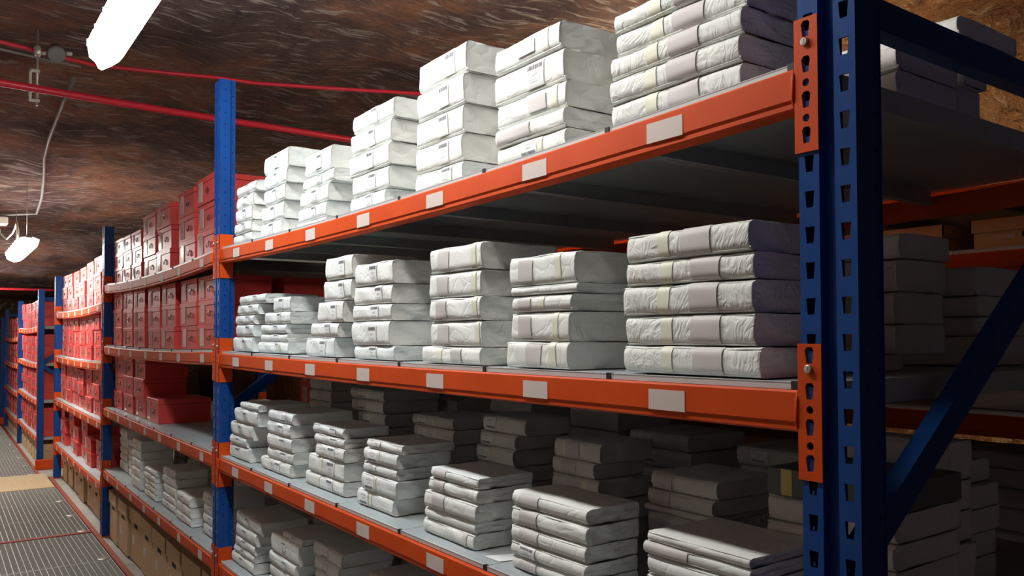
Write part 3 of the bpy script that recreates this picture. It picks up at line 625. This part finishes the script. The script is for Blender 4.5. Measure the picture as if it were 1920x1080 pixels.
# ------------------------------------------------------------------ red boxes
def make_red(w, d, h, parts=True):
    """origin at the base of the front centre"""
    root = empty('document_box', (0, 0, 0)); lid = h*.22
    m = MB(); m.box(-w/2+.002, w/2-.002, .002, d-.002, 0, h-lid, 0, .001); m.build('box_body', M_RED, root)
    m = MB(); m.box(-w/2, w/2, 0, d, h-lid+.0015, h-.0005, 0, .0012); m.build('lid', M_RED, root)
    m = MB(); m.box(-w*.36, -w*.17, -.0012, .001, h*.10, h*.86); m.build('label_sleeve', M_SLEEVE, root)
    m = MB(); m.box(w*.115, w*.175, -.003, .001, h*.50, h*.56)
    m.tube([(w*.145+.012*math.cos(t)*1.6, -.0045, h*.42+.012*math.sin(t)) for t in [2*math.pi*q/10 for q in range(11)]], .0022, 5, cap=False)
    m.build('ring_pull', M_RING, root)
    return root
protos = {}
def red(x0, x1, y, z, h, label, group, d=.26):
    key = (round(x1-x0, 2), round(h, 3), d)
    if key not in protos: protos[key] = [make_red(key[0], d, key[1]), False]
    pr_, used = protos[key]
    o = pr_ if not used else copy_tree(pr_)
    protos[key][1] = True
    o.location = ((x0+x1)/2, y, z); tag(o, label, 'box', group); return o
rr = random.Random(5)
ROWN = {1: [''], 2: ['bottom', 'top'], 3: ['bottom', 'middle', 'top'], 4: ['bottom', 'second', 'third', 'top']}
SHN = ['top shelf', 'second shelf', 'third shelf', 'fourth shelf']
def red_column(bay, lv, ci, x0, x1, n, h, y, bayname, extra='', d=.26, jit=.012):
    for r in range(n):
        x = (x0+x1)/2; z = max(surf(bay, lv, x0-jit), surf(bay, lv, x1+jit))+TH+.002+r*(h+.0005); dx = rr.uniform(-jit, jit) if r < n else 0
        nm = f"red box, {ROWN[n][r]} of {ORD[ci]} {extra}column from left, {SHN[lv]}, {bayname}" if n > 1 else f"single red box, {ORD[ci]} {extra}column from left, {SHN[lv]}, {bayname}"
        red(x0+dx, x1+dx, y+rr.uniform(0, jit), z, h, nm, f"red boxes on the {SHN[lv]} of {bayname}", d)
BN2 = 'second bay'
for ci, (a, b, h) in enumerate([(-5.79, -5.48, .102), (-5.43, -5.15, .102), (-5.10, -4.80, .104), (-4.74, -4.40, .126), (-4.36, -4.02, .128), (-3.86, -3.54, .128), (-3.48, -3.16, .128)]):
    red_column(2, 0, ci, a, b, 3, h, .045, BN2)
for ci, (a, b, h) in enumerate([(-5.78, -5.46, .124), (-5.41, -5.09, .122), (-5.04, -4.70, .122), (-4.61, -4.29, .120), (-4.24, -3.92, .120), (-3.80, -3.48, .118), (-3.45, -3.13, .116)]):
    red_column(2, 1, ci, a, b, 3, h, .05, BN2, jit=.006)
for ci, (a, b, h) in enumerate([(-5.78, -5.46, .122), (-5.40, -5.08, .122), (-5.04, -4.73, .122)]):
    red_column(2, 2, ci, a, b, 3, h, .055, BN2, jit=.01)
red(-4.70, -4.37, .066, surf(2, 2, -4.56)+TH+.001, .142, 'single red box lying alone at front, third shelf, second bay', 'red boxes on the third shelf of second bay', .30)
for ci, (a, b) in enumerate([(-3.84, -3.50), (-3.44, -3.12)]):
    red_column(2, 2, ci, a, b, 3, .12, .72, BN2, 'rear ', jit=.004)
red_column(2, 1, 6, -3.45, -3.13, 3, .115, .37, BN2, 'rear ', jit=.004)
BN3 = 'third bay'; c3 = [-8.80+.41*i for i in range(7)]
for lv, hh in ((0, [.118, .118, .12, .124, .128, .13, .124]), (1, [.122]*7), (2, [.12, .118, .12, .112, .12, .122, .12]), (3, [.122, .12, .122, .115, .115, .12, .12])):
    for ci, x in enumerate(c3):
        n = 3 if lv < 3 else (2, 3, 2, 3, 2, 2, 2)[ci]
        red_column(3, lv, ci, x+.02, x+.37, n, hh[ci], .045+(.03 if lv == 3 and ci % 2 else 0), BN3, jit=.018)
for bay, bn in ((4, 'fourth bay'), (5, 'fifth bay')):
    a = BAY[bay][0]; k = 6
    for lv in range(4):
        for ci in range(k):
            x = a+.03+ci*.472; red_column(bay, lv, ci, x, x+.42, 3, (.114 if bay == 4 else .105), .04, bn, jit=.02)
    if bay == 4:
        for lv in range(4): red_column(4, lv, 5, a+.03+5*.472, a+.03+5*.472+.42, 3, .114, .36, bn, 'rear ', d=.30, jit=.004)

# ------------------------------------------------------------------ brown archive cartons on the floor
def make_carton(w, d, h):
    root = empty('archive_carton', (0, 0, 0)); lid = .085 if h > .2 else .035
    m = MB(); m.box(-w/2+.004, w/2-.004, .004, d-.004, 0, h-.03, 0, .0015)
    m.box(-w/2+.0035, w/2-.0035, .0035, .0045, 0, .004); m.build('carton_body', M_CARD, root)
    m = MB()
    # lid with a raised front flap, open underneath
    m.box(-w/2-.003, w/2+.003, -.003, .001, h-lid, h); m.box(-w/2-.003, w/2+.003, d-.001, d+.003, h-lid, h)
    m.box(-w/2-.003, -w/2+.001, -.003, d+.003, h-lid, h); m.box(w/2-.001, w/2+.003, -.003, d+.003, h-lid, h); m.box(-w/2, w/2, 0, d, h-.004, h-.001)
    m.build('carton_lid', M_CARD, root)
    m = MB(); m.box(-.045, .045, .0025, .005, h-lid-.032, h-lid-.004) if h > .2 else m.box(-.02, .02, .003, .005, h-lid-.02, h-lid-.006); m.build('handle_hole', M_HOLE, root)
    m = MB(); m.box(-w*.30, -w*.12, .0028, .0045, h*.32, h*.47); m.build('label', M_GREYL, root)
    return root
cp = {}
def carton(x0, x1, y, label, group, h=.335, d=.42, tilt=0, z=FLOOR+.012):
    k = (round(x1-x0, 2), h, d)
    if k not in cp: cp[k] = make_carton(k[0], d, h); o = cp[k]
    else: o = copy_tree(cp[k])
    o.location = ((x0+x1)/2, y, z); o.rotation_euler[2] = tilt; tag(o, label, 'carton', group)
for i in range(8):
    x = -5.81+i*.355; carton(x, x+.33, .035+rr.uniform(0, .02), f"brown archive carton on the floor, {ORD[i]} from left under second bay", 'brown cartons under the second bay', tilt=rr.uniform(-.02, .02))
for i in range(7):
    x = -8.78+i*.40; carton(x, x+.33, .06+rr.uniform(0, .02), f"brown archive carton on the floor, {ORD[i]} from left under third bay", 'brown cartons under the third bay', h=.275, tilt=rr.uniform(-.02, .02))
for bay, bn in ((4, 'fourth'), (5, 'fifth')):
    for i in range(7):
        x = BAY[bay][0]+.05+i*.40; carton(x, x+.33, .05, f"brown archive carton on the floor, {ORD[i]} from left under {bn} bay", f'brown cartons under the {bn} bay', h=(.27 if bay == 4 else .235), z=FLOOR2+.008)
carton(-10.98, -10.65, .62, 'brown archive carton on the floor at rear right of fourth bay', 'brown cartons under the fourth bay', h=.27, z=FLOOR2+.008)
for i in range(6):  # added out of view to stop lamp light crossing the top shelf
    x = -2.36+i*.345; zz = max(surf(1, 0, x), surf(1, 0, x+.33))+TH+.003; carton(x, x+.33, .78, f"unseen brown carton blocking lamp light, back of top shelf, nearest bay, {ORD[i]} from left", 'added cartons blocking light at the back of the top shelf', h=.28, d=.36, z=zz)

# ------------------------------------------------------------------ rack behind, facing the next aisle
BAY[6] = (-2.60, .42); LEV[6] = [(.03, .03, .002), (-.150, -.150, .004), (-.593, -.593, .004), (-1.04, -1.04, .003)]  # top level added low to shade the cartons beneath from the back lamp
def shifted_rack():
    root = empty('storage_rack', (0, 1.33, 0), 'blue and orange rack standing back to back behind the nearest bay', 'storage rack')
    for px in (-2.69, .42):
        make_upright(FLOOR, .9, False).build('upright', M_BL, root, (px, 0, 0)); make_upright(FLOOR, .9, False, True).build('upright', M_BL, root, (px, 1.1, 0))
        for a, b in (((.06, .1), (1.04, .1)), ((.06, -.7), (1.04, .05)), ((1.04, -1.5), (.06, -.72))):
            m = MB(); m.bar((px+.044, a[0], a[1]), (px+.044, b[0], b[1]), .044, .028); m.build('brace', M_BL, root)
    for lv in range(4):
        for fr in (True, False): beam_mesh(6, lv, front=fr).build('beam', M_OR, root, (0, 0 if fr else 1.1, 0))
        for q in range(7):
            w = (.42+2.60)/7; panel_mesh(6, lv, -2.6+w*q, -2.6+w*q+w, .011, 1.09).build('shelf_panel', [M_GALV, M_RIM], root, recalc=False)
    return root
shifted_rack()
GB = 'contents of the rack behind the nearest bay'
for i, (a, b) in enumerate([(-.86, -.50), (-.42, -.12)]):
    o = make_carton(b-a, .36, .085); o.location = ((a+b)/2, 1.40, surf(6, 1, -.3)+TH+.001); tag(o, ['brown carton on rear rack, left of the two above its beam', 'brown carton on rear rack, right of the two above its beam'][i], 'carton', GB)
add_stack(fill(-.52, -.27, surf(6, 2, -.3)+TH+.001, -.222, 6, 80), surf(6, 2, -.3)+TH+.001, -.222, 1.38, .24, 'dark', 'stack on left of rear rack', 'between its beams', GB, M_PAPP)
add_stack(fill(-.20, .08, surf(6, 2, -.3)+TH+.001, -.235, 5, 81), surf(6, 2, -.3)+TH+.001, -.235, 1.38, .24, 'dark', 'stack on right of rear rack', 'between its beams', GB, M_PAPP)
add_stack(fill(-.55, -.27, surf(6, 3, -.3)+TH+.001, -.70, 6, 82), surf(6, 3, -.3)+TH+.001, -.70, 1.38, .24, 'dark', 'lower left stack on rear rack', 'below its second beam', GB, M_PAPP)

for lv, nm in ((2, 'middle'), (3, 'lower')):  # cartons added to keep lamp light from passing through the open shelves
    for i in range(5):
        x = -2.56+i*.385; carton(x, x+.36, 1.385, f"added light-blocking brown carton on {nm} shelf of the rear rack, {ORD[i]} from left", GB, h=.29 if lv == 3 else .32, d=.40, z=surf(6, lv, x+.18)+TH+.004)
# ------------------------------------------------------------------ floor
def struct(name, mb, m, **k): o = mb.build(name, m, None, **k); o['kind'] = 'structure'; return o
m = MB(); m.box(-20, 4, -2.6, 4.2, -2.30, -2.06); struct('floor', m, M_UNDER)
m = MB(); m.box(-9.0, 2.6, 0.001, 2.6, -2.05, FLOOR-.002); struct('trim_1', m, M_CONC)
m = MB(); m.box(-17.5, -9.9, 0.001, 2.6, -2.05, FLOOR2-.002); struct('trim_2', m, M_CONC)
m = MB(); m.add([(x, y, q) for x, z in ((-9.9, FLOOR2-.001), (-9.001, FLOOR-.001)) for y in (.001, 2.6) for q in (-2.05, z)], [(0,1,3,2),(4,6,7,5),(0,4,5,1),(2,3,7,6),(0,2,6,4),(1,5,7,3)]); struct('trim_3', m, M_CONC)
m = MB(); m.box(-9.0, 2.6, -.035, .0, -1.93, FLOOR+.004, 0, .002); struct('trim_4', m, M_RAIL)
m = MB(); m.box(-17.5, -9.9, -.035, .0, -2.04, FLOOR2+.004, 0, .002); struct('trim_5', m, M_RAIL)
def grating(x0, x1, y0, y1, label):
    root = empty('floor_grating', ((x0+x1)/2, (y0+y1)/2, (FLOOR2 if x1 < -9.3 else FLOOR)-.03), label, 'floor grating', 'steel gratings of the walkway'); w, h = (x1-x0)/2, (y1-y0)/2; m = MB()
    m.box(-w, w, -h, -h+.004, 0, .03); m.box(-w, w, h-.004, h, 0, .03); m.box(-w, -w+.004, -h, h, 0, .03); m.box(w-.004, w, -h, h, 0, .03)
    n = int((x1-x0)/.0235); [m.box(-w+(2*w)*i/n-.001, -w+(2*w)*i/n+.001, -h, h, .012, .0285) for i in range(1, n)]
    n = int((y1-y0)/.034); [m.box(-w, w, -h+2*h*i/n-.0016, -h+2*h*i/n+.0016, .004, .030) for i in range(1, n)]
    m.build('bar_grid', M_GRATE, root)
    c = MB(); xx = w*.98 if x1 < -6.1 or x1 > -6.0 else w*.9
    c.tube([(w-.03, h-.05, .030), (w-.03, h-.05, .0335), (w-.03, h-.05, .035)], [.035, .035, .02], 12); c.build('clip', M_STEEL, root)
    return root
xs = [2.4, 1.4, .4, -.6, -1.6, -2.6, -3.6, -4.30, -5.17, -6.05]; ORDN = ['nearest', 'second', 'third', 'fourth', 'fifth', 'sixth', 'seventh', 'eighth', 'ninth', 'tenth', 'eleventh', 'twelfth', 'thirteenth', 'fourteenth', 'fifteenth', 'sixteenth', 'seventeenth', 'eighteenth', 'nineteenth', 'twentieth', 'twenty first', 'twenty second', 'last']
segs = [(xs[i+1]+.004, xs[i]-.004) for i in range(len(xs)-1)]
segs += [(-6.75, -6.105), (-7.45, -6.758), (-8.28, -7.458)] + [(-9.36-i*.8-.792, -9.36-i*.8) for i in range(0, 9)]
for i, (a, b) in enumerate(segs): grating(a, b, -2.0, -.042, f"grey steel floor grating, {ORDN[i]} walkway panel counted from the camera" )
m = MB(); m.box(-6.10, -6.054, -2.0, -.04, -1.93, FLOOR+.006, 0, .002); tag(m.build('walkway_joist', M_RAIL), 'orange painted joist crossing the walkway between two gratings', 'joist')
m = MB(); m.add([(x, y, z+dz) for x, z in ((-9.24, FLOOR+.004), (-8.30, FLOOR+.004)) for y in (-2.0, -.045) for dz in (-.018, 0)], [(0,1,3,2),(4,6,7,5),(0,4,5,1),(2,3,7,6),(0,2,6,4),(1,5,7,3)]); tag(m.build('plywood_board', M_PLY), 'pale plywood board laid across the walkway between the gratings', 'board')
m = MB(); m.box(P4[0]+PW+.012, P4[0]+PW+.06, -.02, 1.22, FLOOR2+.002, FLOOR2+.12, 0, .006); tag(m.build('rack_guard', M_OR), 'orange kick guard on the floor at the end of the far rack', 'rack guard')
# blue barrier across the aisle end
t = empty('safety_barrier', (-16.9, -.6, FLOOR2), 'blue steel rails on an orange base closing the far aisle end', 'barrier')
for z in (.40, .93, 1.43): m = MB(); m.box(-.03, .03, -1.2, .62, z-.035, z+.035, 0, .004); m.build('rail', M_BL, t)
for y in (-1.2, .60): m = MB(); m.box(-.045, .045, y-.04, y+.04, .04, 1.95, 0, .004); m.build('post', M_BL, t)
m = MB(); m.box(-.06, .06, -1.3, .70, 0, .12, 0, .006); m.build('base_guard', M_OR, t)

# ------------------------------------------------------------------ rock roof and walls
def zc(x): return float(np.interp(-x, [0, 3.7, 7, 12, 17, 21], [1.12, 1.13, .90, .68, .46, .36]))
def noise3(p, s, seed=0):
    from mathutils import noise
    return noise.noise(Vector((p[0]*s+seed, p[1]*s, p[2]*s)))
def roof():
    nx, ny = 300, 110; X = np.linspace(4, -20, nx); Y = np.linspace(-2.8, 4.4, ny); vs = []
    for x in X:
        for y in Y:
            z = zc(x)+.10*noise3((x, y, 0), .8)+.05*noise3((x, y, 0), 2.3, 5)+.018*noise3((x*2.2, y, 0), 5, 9)
            e = max(0, -1.5-y)/1.3; z -= 1.0*e*e
            e = max(0, y-2.9)/1.5; z -= 1.6*e*e
            vs.append((x, y, z))
    fs = [(i*ny+j, i*ny+j+1, (i+1)*ny+j+1, (i+1)*ny+j) for i in range(nx-1) for j in range(ny-1)]
    m = MB(); m.add(vs, fs, 0, True)
    for q, f in enumerate(fs):
        x, y, z = vs[f[0]]
        if y+.5*noise3((x, y, 0), 1.1, 3)+.25*noise3((x, y, 0), 4, 7) > 1.75: m.m[q] = 1
    return m
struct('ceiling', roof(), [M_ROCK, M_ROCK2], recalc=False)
def wall(name, a, b, z0, z1, m, amp=.10, n=120, k=30):
    a = Vector((*a, 0)); b = Vector((*b, 0)); nrm = (b-a).cross(Vector((0, 0, 1))).normalized(); vs = []
    for i in range(n+1):
        for j in range(k+1):
            p = a.lerp(b, i/n); z = z0+(z1-z0)*j/k; q = amp*noise3((p.x, p.y, z), 1.3)+amp*.4*noise3((p.x, p.y, z), 4, 3); vs.append((p.x+nrm.x*q, p.y+nrm.y*q, z))
    mb = MB(); mb.add(vs, [(i*(k+1)+j, (i+1)*(k+1)+j, (i+1)*(k+1)+j+1, i*(k+1)+j+1) for i in range(n) for j in range(k)], 0, True)
    return struct(name, mb, m, recalc=False)
wall('wall_back', (-20, 4.15), (4, 4.15), -2.3, 1.2, M_ROCK2)
wall('wall_left', (-20, -2.2), (4, -2.2), -2.3, 1.2, M_ROCKL)
wall('wall_far', (-19.4, -2.8), (-19.4, 4.4), -2.3, 1.2, M_TAN)
0 and wall('wall_near', (3.9, -2.8), (3.9, 4.4), -2.3, 1.2, M_ROCKL)

# ------------------------------------------------------------------ lamps
def lamp(xa, xb, y, z, label, mt, w=.125):
    L = (xb-xa)/2; t = empty('strip_lamp', ((xa+xb)/2, y, z), label, 'lamp', 'strip lamps over the walkway')
    def body(h0, h1, W, name, mtl, r0=.10):
        m = MB(); n = 10; prof = []
        for i in range(-n, n+1):
            f = i/n; x = L*f; e = max(0, abs(x)-(L-r0))/r0; prof.append((x, W/2*math.sqrt(max(.12, 1-e*e*.9))))
        vs = []; 
        for x, hw in prof:
            for a in range(7):
                q = math.pi*a/6; vs.append((x, -hw*math.cos(q), h0+(h1-h0)*math.sin(q)**.6))
        fs = [(i*7+a, (i+1)*7+a, (i+1)*7+a+1, i*7+a+1) for i in range(len(prof)-1) for a in range(6)]
        fs += [(i*7+6, (i+1)*7+6, (i+1)*7, i*7) for i in range(len(prof)-1)]
        fs += [tuple(range(7)), tuple((len(prof)-1)*7+a for a in reversed(range(7)))]
        m.add(vs, fs, 0, True); return m.build(name, mtl, t)
    body(.028, -.045, w, 'diffuser', mt); body(.029, .050, w*.80, 'housing', M_HOUS)
    for i in range(-3, 4):
        for s in (-1, 1):
            m = MB(); x = i*L*.28; m.box(x-.008, x+.008, s*w*.5-.004, s*w*.5+.003, .010, .034, 0, .001); m.build('latch', M_STEEL, t)
    for s in (-1, 1):
        m = MB(); x = s*L*.7; m.tube([(x, 0, .048), (x, 0, zc(t.location.x+x)-z+.03)], .0025, 6); m.build('hanger', M_STEEL, t)
    return t
lamp(-2.76, -1.50, -.485, .70, 'lit white strip lamp at top left, nearest over the walkway', M_LAMP)
lamp(-2.76+1.33, -.22, -.485, .70, 'lit white strip lamp in line with the nearest one, above the near stacks', M_LAMP1)
lamp(-8.05, -6.55, -.42, .36, 'lit white strip lamp hanging farther down the walkway at left', M_LAMP2, .15)
lamp(-11.4, -10.0, -.75, .30, 'added lit strip lamp outside the left picture edge, brightening the far bays', M_LAMP2)  # extra lamp out of view, added to lift the dark far bays
lamp(-13.9, -12.5, -.70, .20, 'lit strip lamp far down the aisle at the left picture edge', M_LAMP2)
lamp(-2.45, -1.5, 2.2, .86, 'lit strip lamp over the next aisle behind the racks', M_WARM)
lamp(-8.0, -6.8, 2.95, .35, 'added distant strip lamp over the aisle behind the long rack', M_WARM)  # lamp added only for its light behind the long rack

# ------------------------------------------------------------------ pipes, conduit, fittings under the roof
m = MB(); m.tube([(-3.64, -1.95, .80), (-3.70, -.8, .80), (-3.765, 0, .80), (-3.80, 1.0, .80), (-3.84, 3.1, .80)], .018, 10)
tag(m.build('red_pipe', M_REDPIPE), 'straight red pipe crossing the walkway below the rock roof', 'pipe')
m = MB(); m.tube([(-3.70, -1.7, .96), (-3.733, -.768, 1.0), (-3.775, -.62, 1.0), (-3.83, -.365, .995), (-3.76, 0, 1.0), (-3.70, .19, 1.0), (-3.675, .407, 1.0), (-3.52, .8, 1.0), (-3.343, 1.21, 1.0), (-3.2, 1.8, .97)], .0105, 8)
tag(m.build('red_cable', M_REDPIPE), 'thin red cable running close to the roof above the red pipe', 'cable')
m = MB(); m.tube([(-3.735, -1.7, .94), (-3.765, -.768, .975), (-3.805, -.60, .975), (-3.84, -.42, .978)], .006, 8)
tag(m.build('grey_cable', M_GREYPL), 'thin grey cable beside the red cable at the left edge', 'cable')
t = empty('pipe_hanger', (-3.74, -.617, .80), 'grey threaded rod with cream clip holding the red pipe', 'pipe hanger')
m = MB(); m.tube([(0, 0, -.075), (0, 0, .29)], .006, 8); m.build('rod', M_STEEL, t)
m = MB(); m.box(-.012, .012, -.034, -.022, -.05, .095, 0, .002); m.box(-.012, .012, -.034, .012, .085, .097, 0, .002); m.box(-.012, .012, -.034, .012, -.056, -.046, 0, .002); m.build('clip', M_WHPL, t)
m = MB(); m.tube([(0, 0, .165), (0, 0, .175), (0, 0, .205), (0, 0, .215)], [.012, .018, .018, .012], 8); m.build('nut', M_STEEL, t)
t = empty('junction_box', (-3.77, -.535, 1.0), 'round grey junction box fixed to the rock roof beside the lamp', 'junction box'); t.rotation_euler = (0, math.radians(-52), 0)
m = MB(); m.tube([(0, 0, .03), (0, 0, -.012), (0, 0, -.018)], [.040, .040, .035], 24); m.build('box_body', M_GREYPL, t)
for s in (-1, 1): m = MB(); m.tube([(s*.008, s*.042, .005), (s*.012, s*.068, .005)], .010, 8); m.build('cable_gland', M_WHPL, t)
m = MB(); pts = [(-4.25, -.40, 1.03), (-4.59, -.41, .99), (-5.4, -.405, .93), (-5.85, -.39, .89), (-6.4, -.34, .84), (-7.1, -.29, .79), (-7.75, -.27, .74)]
m.tube(pts, .011, 8); tag(m.build('grey_conduit', M_GREYPL), 'bent grey conduit running along the rock roof to the far lamp', 'conduit')
m = MB(); m.tube([(-7.75, -.27, .74), (-7.9, -.5, .73), (-8.0, -.75, .72)], .010, 8); tag(m.build('grey_conduit', M_GREYPL), 'short grey conduit branch above the far lamp at left edge', 'conduit')
m = MB(); m.box(-8.03, -7.87, -.62, -.48, .64, .71, 0, .008); tag(m.build('junction_box', M_WHPL), 'square pale junction box above the far lamp at left edge', 'junction box')
m = MB(); m.tube([(-7.95, -.55, .64), (-7.9, -.54, .56), (-7.7, -.50, .49), (-7.45, -.47, .52), (-7.2, -.46, .58), (-7.05, -.46, .50), (-7.0, -.46, .415)], .008, 6)
tag(m.build('lamp_cord', M_WHPL), 'white cord drooping from the junction box to the far lamp', 'cord')
m = MB(); m.tube([(-13.2, -1.6, .33), (-13.2, 1.6, .33)], .018, 8); tag(m.build('red_pipe', M_REDPIPE), 'red pipe crossing over the far rack at the left', 'pipe')
